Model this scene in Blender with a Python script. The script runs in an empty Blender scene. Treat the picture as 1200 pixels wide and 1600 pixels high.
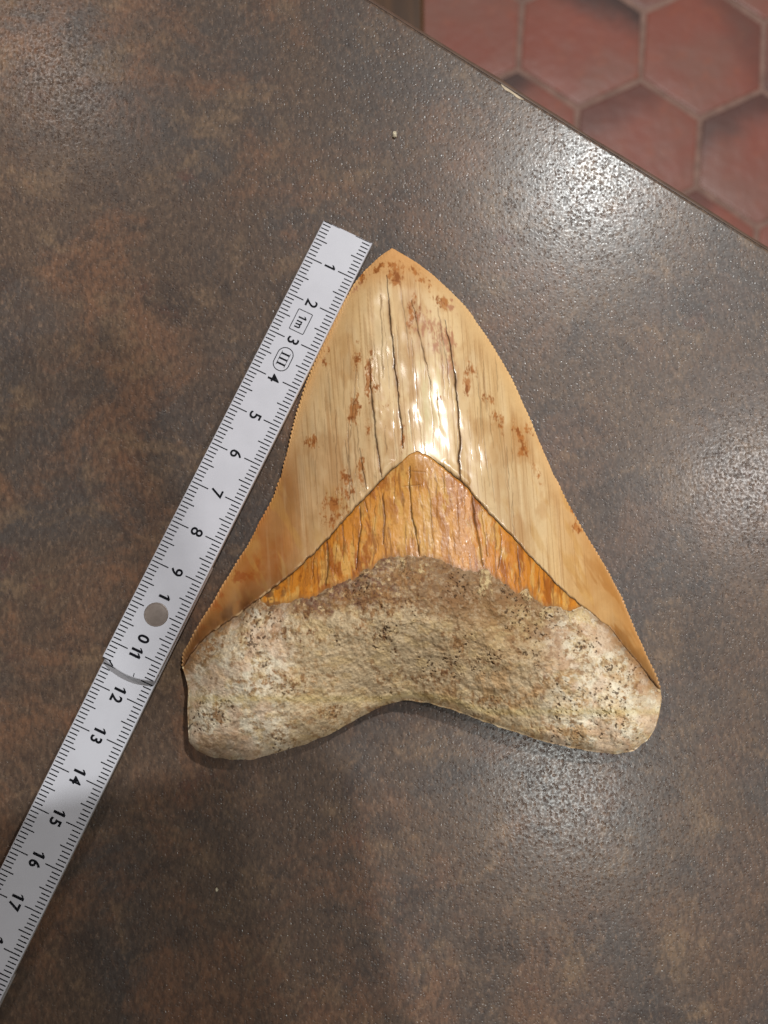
import bpy, math, random
import numpy as np
from mathutils import Matrix, Vector

random.seed(4)
S = 0.01                                   # everything below is worked out in centimetres
scene = bpy.context.scene
COL = scene.collection

# ------------------------------------------------------------------ camera
F_PX, CAM_H = 1200.0, 18.187               # focal length in photograph pixels, height above the counter
TX, TY = math.radians(3.955), math.radians(-1.635)
Rm = np.array(Matrix.Rotation(TX, 3, 'X') @ Matrix.Rotation(TY, 3, 'Y'))
cam = bpy.data.cameras.new('camera')
cam.sensor_fit = 'VERTICAL'; cam.sensor_height = 36; cam.lens = 36 * F_PX / 1600
cam.clip_start = 0.005; cam.clip_end = 50
cam.dof.use_dof = True; cam.dof.focus_distance = 0.172; cam.dof.aperture_fstop = 15
co = bpy.data.objects.new('camera', cam); COL.objects.link(co)
co.matrix_world = Matrix.Translation((0, 0, CAM_H * S)) @ Matrix(Rm.tolist()).to_4x4()
scene.camera = co

# ------------------------------------------------------------------ light
scene.view_settings.view_transform = 'Standard'; scene.view_settings.look = 'None'
scene.view_settings.exposure = 0; scene.view_settings.gamma = 1
scene.render.engine = 'CYCLES'
scene.cycles.max_bounces = 5
world = bpy.data.worlds.new('World'); scene.world = world; world.use_nodes = True
world.node_tree.nodes['Background'].inputs[0].default_value = (1.0, 0.76, 0.58, 1)
world.node_tree.nodes['Background'].inputs[1].default_value = 0.042
LAMPS = [                                  # ceiling spots of the room and one added fill, 1.6 m above the counter
    ('ceiling_or_fill_spot', (56.4, 93.8, 160), 27.0, 0.055, (0.97, 1.0, 0.985)),
    ('ceiling_or_fill_spot', (92.2, 19.9, 160), 9.6, 0.075, (1.0, 0.98, 0.95)),
    ('ceiling_or_fill_spot', (45.9, -50.7, 160), 8.0, 0.12, (0.95, 1.0, 0.97)),
    ('ceiling_or_fill_spot', (-72.8, 116.6, 160), 4.4, 0.13, (1.0, 0.93, 0.86)),
    ('ceiling_or_fill_spot', (-120.0, -10.0, 160), 2.2, 0.085, (1.0, 0.96, 0.92)),  # added fill to brighten the left side, not a known spot of the room
]
for n, p, w, size, c in LAMPS:
    l = bpy.data.lights.new(n, 'AREA'); l.shape = 'DISK'; l.size = size; l.energy = w; l.color = c
    o = bpy.data.objects.new(n, l); COL.objects.link(o); o.location = Vector(p) * S

# ------------------------------------------------------------------ helpers
def unproject(u, v, z=0.0):
    """photograph measurement (u, v) at height z -> point in cm"""
    u = np.asarray(u, float); v = np.asarray(v, float); z = np.broadcast_to(np.asarray(z, float), u.shape)
    d = np.stack([(u - 600) / F_PX, -(v - 800) / F_PX, -np.ones_like(u)], -1) @ Rm.T
    k = (z - CAM_H) / d[..., 2]
    return np.stack([d[..., 0] * k, d[..., 1] * k, z], -1)

def tag(o, label=None, cat=None, kind=None, group=None):
    if label: o['label'] = label
    if cat: o['category'] = cat
    if kind: o['kind'] = kind
    if group: o['group'] = group
    return o

def empty(name, loc=(0, 0, 0)):
    o = bpy.data.objects.new(name, None); COL.objects.link(o); o.location = Vector(loc) * S
    o.empty_display_size = 0.01
    return o

def link(name, me, mat=None, parent=None, smooth=False):
    if mat and not me.materials: me.materials.append(mat)
    if smooth: me.polygons.foreach_set('use_smooth', np.ones(len(me.polygons), bool))
    o = bpy.data.objects.new(name, me); COL.objects.link(o)
    if parent:
        o.parent = parent
        o.matrix_parent_inverse = Matrix.Translation(-Vector(parent.location))
    return o

def pydata(name, verts, faces):
    me = bpy.data.meshes.new(name)
    me.from_pydata([tuple(S * c for c in v) for v in verts], [], faces); me.update()
    return me

def big_mesh(name, grids, cols):
    """grids: list of (ny, nx, 3) vertex grids in cm; cols: matching colour grids (linear rgb)"""
    V, Q, C = [], [], []; off = 0
    for g, c, flip in [(a, b, f) for (a, f), b in zip(grids, cols)]:
        ny, nx = g.shape[:2]
        idx = np.arange(ny * nx).reshape(ny, nx) + off
        q = np.stack([idx[:-1, :-1], idx[1:, :-1], idx[1:, 1:], idx[:-1, 1:]], -1).reshape(-1, 4)
        if flip: q = q[:, ::-1]
        V.append(g.reshape(-1, 3)); Q.append(q); off += ny * nx
        C.append(np.concatenate([c.reshape(-1, c.shape[-1]), np.ones((ny * nx, 4 - c.shape[-1]))], 1) if c.shape[-1] < 4 else c.reshape(-1, 4))
    V = np.concatenate(V) * S; Q = np.concatenate(Q); C = np.concatenate(C)
    me = bpy.data.meshes.new(name)
    me.vertices.add(len(V)); me.vertices.foreach_set('co', V.astype(np.float32).ravel())
    me.loops.add(Q.size); me.loops.foreach_set('vertex_index', Q.astype(np.int32).ravel())
    me.polygons.add(len(Q)); me.polygons.foreach_set('loop_start', np.arange(0, Q.size, 4, dtype=np.int32))
    a = me.color_attributes.new('tint', 'FLOAT_COLOR', 'POINT')
    a.data.foreach_set('color', C.astype(np.float32).ravel())
    me.update(calc_edges=True)
    return me

def hsh(ix, iy, seed):
    h = (ix.astype(np.int64) * 374761393 + iy.astype(np.int64) * 668265263 + seed * 982451653) & 0xffffffff
    h = ((h ^ (h >> 13)) * 1274126177) & 0xffffffff
    h = ((h ^ (h >> 16)) * 2246822519) & 0xffffffff
    return ((h ^ (h >> 15)) & 0xffffff) / float(0xffffff)

def vn(x, y, seed=0):
    x0 = np.floor(x); y0 = np.floor(y); fx = x - x0; fy = y - y0
    fx = fx * fx * fx * (fx * (fx * 6 - 15) + 10); fy = fy * fy * fy * (fy * (fy * 6 - 15) + 10)
    a = hsh(x0, y0, seed); b = hsh(x0 + 1, y0, seed); c = hsh(x0, y0 + 1, seed); d = hsh(x0 + 1, y0 + 1, seed)
    return (a + (b - a) * fx) * (1 - fy) + (c + (d - c) * fx) * fy

def fbm(x, y, seed=0, oct=4, gain=.5):
    s = np.zeros_like(x, float); a = 1; t = 0
    for i in range(oct):
        s += a * vn(x * 2 ** i + 17.3 * i, y * 2 ** i - 9.1 * i, seed + i * 7); t += a; a *= gain
    return s / t

def sst(a, b, x):
    t = np.clip((x - a) / (b - a), 0, 1); return t * t * (3 - 2 * t)

def lin(r, g, b):
    c = np.array([r, g, b], float) / 255
    return np.where(c < .04045, c / 12.92, ((c + .055) / 1.055) ** 2.4)

def mixc(c, col, m):
    return c + (np.asarray(col) - c) * np.clip(m, 0, 1)[..., None]

def curve(pts, n, sm=5.0, w=None):
    """smoothed curve through traced points, n samples evenly by length"""
    p = np.array(pts, float)
    d = np.r_[0, np.cumsum(np.hypot(*np.diff(p, axis=0).T))]
    m = int(d[-1]) + 2
    t = np.linspace(0, d[-1], m)
    q = np.stack([np.interp(t, d, p[:, i]) for i in (0, 1)], 1)
    if sm:
        r = int(sm * 3); k = np.exp(-.5 * (np.arange(-r, r + 1) / sm) ** 2); k /= k.sum()
        pad = np.concatenate([2 * q[0] - q[r:0:-1], q, 2 * q[-1] - q[-2:-r - 2:-1]])
        q = np.stack([np.convolve(pad[:, i], k, 'valid') for i in (0, 1)], 1)
        q[0] = p[0]; q[-1] = p[-1]
    d = np.r_[0, np.cumsum(np.hypot(*np.diff(q, axis=0).T))]
    t = np.linspace(0, d[-1], n)
    return np.stack([np.interp(t, d, q[:, i]) for i in (0, 1)], 1)

def seg_dist(x, y, pts):
    """distance to a polyline and the position along it (0..1)"""
    best = np.full(x.shape, 1e9); along = np.zeros(x.shape)
    p = np.array(pts, float); L = np.r_[0, np.cumsum(np.hypot(*np.diff(p, axis=0).T))]
    for i in range(len(p) - 1):
        a, b = p[i], p[i + 1]; ab = b - a; l2 = ab @ ab
        t = np.clip(((x - a[0]) * ab[0] + (y - a[1]) * ab[1]) / l2, 0, 1)
        d = np.hypot(x - a[0] - t * ab[0], y - a[1] - t * ab[1])
        m = d < best; best[m] = d[m]; along[m] = (L[i] + t[m] * (L[i + 1] - L[i])) / L[-1]
    return best, along

# ------------------------------------------------------------------ materials
def mat(name):
    m = bpy.data.materials.new(name); m.use_nodes = True
    nt = m.node_tree
    return m, nt, nt.nodes['Principled BSDF']

def node(nt, t, **k):
    n = nt.nodes.new(t)
    for a, b in k.items():
        if a in n.inputs: n.inputs[a].default_value = b
        else: setattr(n, a, b)
    return n

def noise(nt, co, scale, detail=4, rough=.55, dist=0.0):
    n = node(nt, 'ShaderNodeTexNoise'); n.inputs['Scale'].default_value = scale
    n.inputs['Detail'].default_value = detail; n.inputs['Roughness'].default_value = rough
    n.inputs['Distortion'].default_value = dist
    nt.links.new(co, n.inputs['Vector']); return n.outputs['Fac']

def ramp(nt, fac, a, b, lo=0.0, hi=1.0):
    n = node(nt, 'ShaderNodeMapRange'); n.interpolation_type = 'SMOOTHSTEP'
    for k, v in (('From Min', a), ('From Max', b), ('To Min', lo), ('To Max', hi)): n.inputs[k].default_value = v
    nt.links.new(fac, n.inputs['Value']); return n.outputs['Result']

def mixn(nt, fac, a, b, blend='MIX'):
    n = node(nt, 'ShaderNodeMix'); n.data_type = 'RGBA'; n.blend_type = blend
    for i, v in ((0, fac), (6, a), (7, b)):
        if hasattr(v, 'links'): nt.links.new(v, n.inputs[i])
        else: n.inputs[i].default_value = v if i == 0 else (*v, 1)
    return n.outputs[2]

def math_n(nt, op, a, b):
    n = node(nt, 'ShaderNodeMath'); n.operation = op
    for i, v in enumerate((a, b)):
        if hasattr(v, 'links'): nt.links.new(v, n.inputs[i])
        else: n.inputs[i].default_value = v
    return n.outputs[0]

def bump(nt, bs, h, dist, strength=1.0, inp='Normal'):
    n = node(nt, 'ShaderNodeBump'); n.inputs['Strength'].default_value = strength; n.inputs['Distance'].default_value = dist
    nt.links.new(h, n.inputs['Height']); nt.links.new(n.outputs[0], bs.inputs[inp]); return n

def shifted(nt, co, off, sc=(1, 1, 1), rot=0):
    n = node(nt, 'ShaderNodeMapping'); n.inputs['Location'].default_value = off; n.inputs['Scale'].default_value = sc
    n.inputs['Rotation'].default_value = (0, 0, rot)
    nt.links.new(co, n.inputs['Vector']); return n.outputs[0]

def laminate():
    m, nt, bs = mat('mottled_laminate')
    co = node(nt, 'ShaderNodeTexCoord').outputs['Object']
    base = lin(96, 76, 62); rust = lin(128, 90, 66); dark = lin(56, 46, 43); red = lin(100, 60, 48); tan = lin(136, 108, 82); slate = lin(83, 73, 68)
    c = mixn(nt, ramp(nt, noise(nt, co, 24, 5, .6, .4), .44, .64), base, slate)
    sx = node(nt, 'ShaderNodeSeparateXYZ'); nt.links.new(co, sx.inputs[0])
    side = ramp(nt, math_n(nt, 'ADD', sx.outputs[0], math_n(nt, 'MULTIPLY', noise(nt, co, 14, 3, .5), .12)), .02, .15, 1.0, .30)   # rust patches fade towards the right, the glare's grey haze put into the colour
    c = mixn(nt, math_n(nt, 'MULTIPLY', side, ramp(nt, noise(nt, shifted(nt, co, (3.1, 1.2, 0)), 36, 7, .72, .5), .46, .64, 0, .85)), c, rust)
    c = mixn(nt, ramp(nt, noise(nt, shifted(nt, co, (7.7, 4.2, 0)), 60, 6, .7, .4), .51, .68, 0, .7), c, tan)
    c = mixn(nt, ramp(nt, noise(nt, shifted(nt, co, (1.7, 9.2, 0)), 52, 6, .7, .4), .59, .70, 0, .6), c, red)
    c = mixn(nt, ramp(nt, noise(nt, shifted(nt, co, (5.3, 2.9, 0)), 72, 7, .72, .4), .52, .68, 0, .65), c, dark)
    # fine fibres and specks
    g = noise(nt, shifted(nt, co, (0, 0, 0), (1, .45, 1), .9), 1100, 3, .6)
    c = mixn(nt, ramp(nt, g, .36, .66, .0, .55), c, (.04, .026, .021))
    g2 = noise(nt, shifted(nt, co, (4, 0, 0), (1, .55, 1), .9), 1000, 5, .7)
    c = mixn(nt, ramp(nt, g2, .50, .72, 0, .40), c, tuple(lin(160, 128, 104)))
    g3 = noise(nt, shifted(nt, co, (8, 0, 0), (1, .6, 1), .9), 330, 6, .75)
    c = mixn(nt, ramp(nt, g3, .50, .64, 0, .42), c, tuple(lin(70, 52, 44)))
    nt.links.new(c, bs.inputs['Base Color'])
    # glossy skin with fine pits, a little under a millimetre across
    wob = node(nt, 'ShaderNodeTexNoise'); wob.inputs['Scale'].default_value = 900; wob.inputs['Detail'].default_value = 1
    nt.links.new(co, wob.inputs['Vector'])
    vm = node(nt, 'ShaderNodeVectorMath'); vm.operation = 'MULTIPLY_ADD'
    nt.links.new(wob.outputs['Color'], vm.inputs[0]); vm.inputs[1].default_value = (.0007, .0007, 0); nt.links.new(co, vm.inputs[2])
    vo = node(nt, 'ShaderNodeTexVoronoi'); vo.inputs['Scale'].default_value = 1350; nt.links.new(vm.outputs[0], vo.inputs['Vector'])
    vs = node(nt, 'ShaderNodeSeparateColor'); nt.links.new(vo.outputs['Color'], vs.inputs[0])
    pit = ramp(nt, vo.outputs['Distance'], .10, .52)                     # round pit in each cell
    pit = math_n(nt, 'MULTIPLY', math_n(nt, 'SUBTRACT', pit, 1.0), ramp(nt, vs.outputs[0], .15, 1.0, .0, 1.0))
    a = noise(nt, co, 1500, 2, .5); b = noise(nt, shifted(nt, co, (2, 5, 0)), 560, 2, .5)
    h = math_n(nt, 'ADD', pit, math_n(nt, 'MULTIPLY', b, .55))
    h = math_n(nt, 'ADD', h, math_n(nt, 'MULTIPLY', a, .35))
    bump(nt, bs, h, .000058, 1.0)
    bs.inputs['Roughness'].default_value = .52
    bs.inputs['Specular IOR Level'].default_value = .34
    bs.inputs['Coat Weight'].default_value = .27
    nt.links.new(ramp(nt, a, .34, .60, .32, .19), bs.inputs['Coat Roughness'])
    nt.links.new(bs.inputs['Normal'].links[0].from_socket, bs.inputs['Coat Normal'])
    bs.inputs['IOR'].default_value = 1.5
    return m

def tinted(name, rough, bump_scale=None, bump_d=0, coat=0.0, spec=.5, speck=None):
    m, nt, bs = mat(name)
    at = node(nt, 'ShaderNodeAttribute'); at.attribute_name = 'tint'
    c = at.outputs['Color']
    co = node(nt, 'ShaderNodeTexCoord').outputs['Object']
    if speck:
        for sc, a, b, s, colr in speck:
            c = mixn(nt, ramp(nt, noise(nt, co, sc, 3, .6), a, b, 0, s), c, colr)
    nt.links.new(c, bs.inputs['Base Color'])
    nt.links.new(ramp(nt, at.outputs['Alpha'], 0, 1, .75, rough), bs.inputs['Roughness'])
    nt.links.new(math_n(nt, 'MULTIPLY', at.outputs['Alpha'], spec), bs.inputs['Specular IOR Level'])
    nt.links.new(math_n(nt, 'MULTIPLY', at.outputs['Alpha'], coat), bs.inputs['Coat Weight']); bs.inputs['Coat Roughness'].default_value = .17
    if bump_scale:
        bump(nt, bs, noise(nt, co, bump_scale, 4, .65), bump_d)
    return m

def plain(name, col, rough, spec=.5, metal=0.0, var=0.0, scale=300, bump_d=0.0):
    m, nt, bs = mat(name)
    co = node(nt, 'ShaderNodeTexCoord').outputs['Object']
    f = noise(nt, co, scale, 4, .6)
    c = mixn(nt, ramp(nt, f, .3, .7, 0, 1), tuple(np.array(col) * (1 - var)), tuple(np.minimum(np.array(col) * (1 + var), 1)))
    nt.links.new(c, bs.inputs['Base Color'])
    bs.inputs['Roughness'].default_value = rough; bs.inputs['Metallic'].default_value = metal
    bs.inputs['Specular IOR Level'].default_value = spec
    if bump_d: bump(nt, bs, f, bump_d)
    return m

def wood():
    m, nt, bs = mat('dark_wood')
    co = node(nt, 'ShaderNodeTexCoord').outputs['Object']
    f = noise(nt, shifted(nt, co, (0, 0, 0), (1, .08, .08)), 70, 5, .6, .5)
    nt.links.new(mixn(nt, ramp(nt, f, .3, .7), tuple(lin(58, 36, 18)), tuple(lin(84, 54, 28))), bs.inputs['Base Color'])
    bs.inputs['Roughness'].default_value = .45
    return m

def terracotta():
    m, nt, bs = mat('terracotta')
    oi = node(nt, 'ShaderNodeObjectInfo')
    tc = node(nt, 'ShaderNodeTexCoord').outputs['Object']
    sh = node(nt, 'ShaderNodeVectorMath'); sh.operation = 'ADD'
    sc = node(nt, 'ShaderNodeVectorMath'); sc.operation = 'SCALE'; sc.inputs[3].default_value = 9.0
    cx = node(nt, 'ShaderNodeCombineXYZ')
    for i in range(3): nt.links.new(oi.outputs['Random'], cx.inputs[i])
    nt.links.new(cx.outputs[0], sc.inputs[0]); nt.links.new(tc, sh.inputs[0]); nt.links.new(sc.outputs[0], sh.inputs[1])
    co = sh.outputs[0]
    c = mixn(nt, ramp(nt, noise(nt, co, 9, 4, .6), .35, .68), tuple(lin(142, 83, 71)), tuple(lin(136, 93, 82)))
    c = mixn(nt, ramp(nt, noise(nt, co, 60, 5, .6), .5, .75, 0, .3), c, tuple(lin(170, 96, 70)))
    # kiln-burnt flank: one side of each tile, strength set per tile by its object colour
    sp = node(nt, 'ShaderNodeSeparateXYZ'); nt.links.new(tc, sp.inputs[0])
    oc = node(nt, 'ShaderNodeSeparateColor'); nt.links.new(oi.outputs['Color'], oc.inputs[0])
    dx = math_n(nt, 'MULTIPLY', sp.outputs[0], math_n(nt, 'SUBTRACT', math_n(nt, 'MULTIPLY', oc.outputs[0], 2.0), 1.0))
    dy = math_n(nt, 'MULTIPLY', sp.outputs[1], math_n(nt, 'SUBTRACT', math_n(nt, 'MULTIPLY', oc.outputs[1], 2.0), 1.0))
    e = math_n(nt, 'ADD', math_n(nt, 'ADD', dx, dy), math_n(nt, 'MULTIPLY', noise(nt, co, 22, 4, .6), .05))
    burn = math_n(nt, 'MULTIPLY', ramp(nt, e, .045, .095), math_n(nt, 'MULTIPLY', oc.outputs[2], .95))
    c = mixn(nt, burn, c, tuple(lin(74, 62, 60)))
    nt.links.new(c, bs.inputs['Base Color'])
    bs.inputs['Roughness'].default_value = .42
    bump(nt, bs, noise(nt, co, 45, 4, .6), .0012)
    return m

M_LAM = laminate()
M_EDGE = plain('edge_band_brown', lin(98, 76, 64), .35, var=.15, scale=200)
M_CHIP = plain('chipped_core', lin(196, 176, 150), .7, var=.2, scale=900)
M_CAB = plain('cabinet_panel', lin(90, 76, 66), .6, var=.1, scale=20)
M_WOOD = wood()
M_TILE = terracotta()
M_GROUT = plain('grout', lin(140, 110, 99), .9, var=.18, scale=80, bump_d=.001)
M_ENAMEL = tinted('tooth_enamel', .30, 700, .000012, coat=.48, speck=[(1500, .55, .75, .10, tuple(lin(150, 100, 50)))])
M_BAND = tinted('tooth_band', .36, 900, .00004, coat=.28, speck=[(1300, .52, .72, .14, tuple(lin(110, 60, 20)))])
M_ROOT = tinted('tooth_root', .72, 1700, .00008, spec=.35, speck=[(1700, .58, .70, .55, tuple(lin(92, 66, 40))), (900, .6, .75, .35, tuple(lin(230, 212, 176)))])
M_RULER = plain('white_ruler_plastic', lin(213, 211, 219), .36, var=.03, scale=140)
M_RSIDE = plain('ruler_side', lin(196, 186, 176), .5, var=.06, scale=300)
M_INK = plain('black_print', (.006, .006, .009), .6, spec=.12)
M_RIVET = plain('dull_rivet', lin(150, 136, 128), .42, metal=.35, var=.08, scale=800)
M_CRUMB = plain('pale_crumb', lin(226, 212, 184), .7, var=.15, scale=1500)
M_PHONE = plain('dark_phone', (.03, .03, .035), .3)

# ------------------------------------------------------------------ floor with hexagonal tiles
fl_z = -72.0
floor = link('floor', pydata('floor', [(-260, -200, fl_z - .14), (320, -200, fl_z - .14), (320, 360, fl_z - .14), (-260, 360, fl_z - .14)], [(0, 1, 2, 3)]), M_GROUT)
tag(floor, kind='structure')
SIDE = 8.80; ROT = math.radians(-4.15); B0 = np.array([34.478, 59.939])      # a vertex of the lattice
def hex_mesh(i):
    rs = random.Random(40 + i)
    r0 = SIDE - .36; V = []; ring = 24
    for rr, z in ((r0, -.5), (r0, -.14), (r0 - .12, -.03), (r0 - .35, 0), (r0 * .6, .012 * rs.uniform(-1, 1)), (r0 * .25, .02 * rs.uniform(-1, 1))):
        for k in range(6):
            a0, a1 = math.radians(90 + 60 * k), math.radians(150 + 60 * k)
            for j in range(4):
                t = j / 4
                x = rr * ((1 - t) * math.cos(a0) + t * math.cos(a1)); y = rr * ((1 - t) * math.sin(a0) + t * math.sin(a1))
                w = 1 + .006 * math.sin(3 * k + 5 * j + i)
                V.append((x * w, y * w, z))
    Fc = []
    for l in range(5):
        for k in range(ring):
            a, b = l * ring + k, l * ring + (k + 1) % ring
            Fc.append((a, b, b + ring, a + ring))
    Fc.append(tuple(range(5 * ring, 6 * ring)))
    me = pydata('tile', V, Fc); me.materials.append(M_TILE)
    me.polygons.foreach_set('use_smooth', [l != 0 for l in range(5) for _ in range(ring)] + [True])
    return me
HEX = [hex_mesh(i) for i in range(4)]
w3 = SIDE * math.sqrt(3)
ca, sa = math.cos(ROT), math.sin(ROT)
# tile k=(row,col): the vertex b is the upper vertex of the tile below it
BURN = {(1, -2): (.5, .5, 0.0), (0, 0): (.15, .95, .55), (0, 1): (.2, .95, .75), (1, -1): (.72, .99, 1.0), (1, 0): (.98, .8, .45), (0, -1): (.05, .95, .9), (2, 0): (.6, .1, .3), (2, 1): (.95, .4, .6), (1, 1): (.2, .3, .7)}
for row in range(-3, 9):
    for colm in range(-7, 7):
        cx = (colm + (row % 2) * .5) * w3; cy = -SIDE + row * 1.5 * SIDE
        x = B0[0] + cx * ca - cy * sa; y = B0[1] + cx * sa + cy * ca
        if not (-22 < x < 78 and 34 < y < 112): continue
        t = link('tile', HEX[(row * 3 + colm) % 4], None, floor)
        t.location = (x * S, y * S, (fl_z + random.uniform(-.03, .03)) * S)
        t.rotation_euler = (random.uniform(-.004, .004), random.uniform(-.004, .004), ROT + random.uniform(-.01, .01))
        bc = BURN.get((row, colm), (random.random(), random.random(), random.choice((0, .3, .6, .9))))
        t.color = (*bc, 1)

# dark wooden furniture beyond the counter, its corner just in view
def box(x0, y0, z0, x1, y1, z1, b=.15):
    """box with chamfered upper rim"""
    V = [(x0, y0, z0), (x1, y0, z0), (x1, y1, z0), (x0, y1, z0), (x0, y0, z1 - b), (x1, y0, z1 - b), (x1, y1, z1 - b), (x0, y1, z1 - b),
         (x0 + b, y0 + b, z1), (x1 - b, y0 + b, z1), (x1 - b, y1 - b, z1), (x0 + b, y1 - b, z1)]
    Fc = [(3, 2, 1, 0), (8, 9, 10, 11)]
    for l in (0, 4):
        for k in range(4): Fc.append((l + k, l + (k + 1) % 4, l + 4 + (k + 1) % 4, l + 4 + k))
    return V, Fc
st = empty('wooden_stool', (-10, 46, fl_z))
tag(st, 'dark brown wooden furniture edge showing past the counter beside the red floor tiles', 'furniture')
sx0, sx1, sy0, sy1, sz = -27.0, 5.3, 26, 62, -44.0
sb = link('seat', pydata('seat', *box(sx0, sy0, sz - 2.6, sx1, sy1, sz, .3)), M_WOOD, st)
for lx in (sx0 + 2, sx1 - 6):
    for ly in (sy0 + 2, sy1 - 6):
        link('leg', pydata('leg', *box(lx, ly, fl_z + .02, lx + 4, ly + 4, sz - 2.62, .05)), M_WOOD, st)

# ------------------------------------------------------------------ countertop
P0, P1 = unproject(600, 8), unproject(1195, 380)
e = (P1 - P0)[:2]; e /= np.linalg.norm(e); nin = np.array([e[1], -e[0]])     # nin points into the counter
if nin @ (np.array([0, 0]) - P0[:2]) < 0: nin = -nin
def tp(a, b, z): q = P0[:2] + e * a + nin * b; return (q[0], q[1], z)
ct = empty('countertop', tuple(tp(0, 30, -72)))
tag(ct, 'mottled brown stone look laminate countertop under the tooth and the ruler', 'countertop')
prof = [(0.30, -3.8), (.06, -3.8), (.06, -.12)] + [(.06 + .16 * (1 - math.cos(a)), -.16 + .16 * math.sin(a)) for a in np.radians([20, 40, 60, 75, 90])]
prof = [(.06, -3.8), (.06, -.14), (.075, -.07), (.11, -.02), (.17, 0.0)]
Vt, Ft = [], []
N = len(prof)
for a in (-70, 75):
    for b, z in prof: Vt.append(tp(a, b, z))
    Vt.append(tp(a, 75, 0)); Vt.append(tp(a, 75, -3.8))
n2 = N + 2
for k in range(n2): Ft.append((k, (k + 1) % n2, n2 + (k + 1) % n2, n2 + k))
Ft += [tuple(range(n2))[::-1], tuple(range(n2, 2 * n2))]
me = pydata('work_surface', Vt, Ft)
link('work_surface', me, M_LAM, ct)
# narrow brown edge band, slightly below the surface, wavering a little
Ve, Fe = [], []
M = 160
for i in range(M + 1):
    a = -70 + 145 * i / M
    wv = .012 * math.sin(a * 1.3) + .01 * math.sin(a * 3.1 + 1)
    for b, z in ((.055, -3.7), (-.05 + wv, -3.7), (-.05 + wv, -.16), (-.03 + wv, -.10), (.02 + wv, -.065), (.07, -.06)):
        Ve.append(tp(a, b, z))
for i in range(M):
    for k in range(5): Fe.append((i * 6 + k, i * 6 + k + 1, i * 6 + 7 + k, i * 6 + 6 + k))
link('edge_band', pydata('edge_band', Ve, Fe), M_EDGE, ct, True)
# pale chip where the laminate has broken away along the rim
c0, c1 = unproject(783, 132), unproject(818, 156)
cp = []
for i in range(13):
    t = i / 12; q = c0 * (1 - t) + c1 * t; w = .055 * math.sin(math.pi * t) ** .6 * (1 + .3 * math.sin(9 * t))
    d = np.array([*nin, 0]); cp.append((q - d * .01 + [0, 0, .004], q + d * (w + .004) + [0, 0, .006 + .006 * math.sin(math.pi * t)]))
Vc = [tuple(p) for pr in cp for p in pr]
link('chipped_rim', pydata('chipped_rim', Vc, [(2 * i, 2 * i + 1, 2 * i + 3, 2 * i + 2) for i in range(12)]), M_CHIP, ct)
bx = [tp(-66, 3, -72), tp(71, 3, -72), tp(71, 70, -72), tp(-66, 70, -72), tp(-66, 3, -3.82), tp(71, 3, -3.82), tp(71, 70, -3.82), tp(-66, 70, -3.82)]
link('base_cabinet', pydata('base_cabinet', bx, [(0, 1, 5, 4), (1, 2, 6, 5), (2, 3, 7, 6), (3, 0, 4, 7)]), M_CAB, ct)

# ------------------------------------------------------------------ folding ruler
RA = -2.0147
rd = np.array([math.cos(RA), math.sin(RA)]); rr = np.array([-rd[1], rd[0]])
RO = np.array([-.1445, 7.8935])
LAT_R, LAT_L, TH = .44, -.86, .16
def rp(s, l, z): q = RO + rd * s + rr * l; return (q[0], q[1], z)
def z1(s): return .26 + .034 * s                       # the top leaf rises towards the hinge
def z2(s): return .38
ruler = empty('folding_ruler', rp(9, -.2, 0))
tag(ruler, 'white folding ruler with black centimetre numbers lying along the left side of the tooth', 'ruler')

def leaf(name, s0, s1, zf, arc0, arc1, parent):
    """flat leaf, outline with optional round ends about the hinge; rounded upper rim"""
    mid = (LAT_L + LAT_R) / 2; hw = (LAT_R - LAT_L) / 2
    out = []
    nA = 14
    def end(sc, sgn):
        pts = []
        for i in range(nA + 1):
            l = -hw + 2 * hw * i / nA
            pts.append((sc + sgn * math.sqrt(1.54 ** 2 - l * l), mid + l))
        return pts
    a = end(arc0, -1) if arc0 else [(s0, mid - hw), (s0, mid), (s0, mid + hw)]
    b = end(arc1, 1) if arc1 else [(s1, mid - hw), (s1, mid), (s1, mid + hw)]
    # walk: start end left->right, down the right side, far end right->left, back up the left side
    nS = 12
    right = [(a[-1][0] + (b[-1][0] - a[-1][0]) * i / nS, mid + hw) for i in range(1, nS)]
    left = [(b[0][0] + (a[0][0] - b[0][0]) * i / nS, mid - hw) for i in range(1, nS)]
    out = a + right + b[::-1] + left
    cs, cl = np.mean([o[0] for o in out]), mid
    n = len(out); V = []
    for ins, dz in ((.012, -TH), (0, -TH + .015), (0, -.03), (.008, -.01), (.025, 0)):
        for s, l in out:
            fl = max(0, 1 - ins / hw); fs = max(0, 1 - ins / max(.1, abs(s - cs)))
            s2 = cs + (s - cs) * fs; l2 = cl + (l - cl) * fl
            V.append(rp(s2, l2, zf(s2) + dz))
    Fc = [tuple(range(n))[::-1] and tuple(range(n))]
    for k in range(4):
        for i in range(n): Fc.append((k * n + i, k * n + (i + 1) % n, (k + 1) * n + (i + 1) % n, (k + 1) * n + i))
    Fc.append(tuple(range(4 * n, 5 * n)))
    me = pydata(name, V, Fc); me.materials.append(M_RULER); me.materials.append(M_RSIDE)
    mi = [1] + [1] * n + [1] * n + [0] * n + [0] * n + [0]
    me.polygons.foreach_set('material_index', mi)
    import bmesh
    bm = bmesh.new(); bm.from_mesh(me); bmesh.ops.recalc_face_normals(bm, faces=bm.faces); bm.to_mesh(me); bm.free()
    return link(name, me, None, parent)

leaf1 = leaf('ruler_leaf', 0, 11.6, z1, None, 10.0, ruler)
leaf2 = leaf('ruler_leaf', 8.4, 21.6, z2, 10.0, 20.0, ruler)
leaf3 = leaf('ruler_leaf', 18.4, 25.5, lambda s: .20, 20.0, None, ruler)

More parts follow.
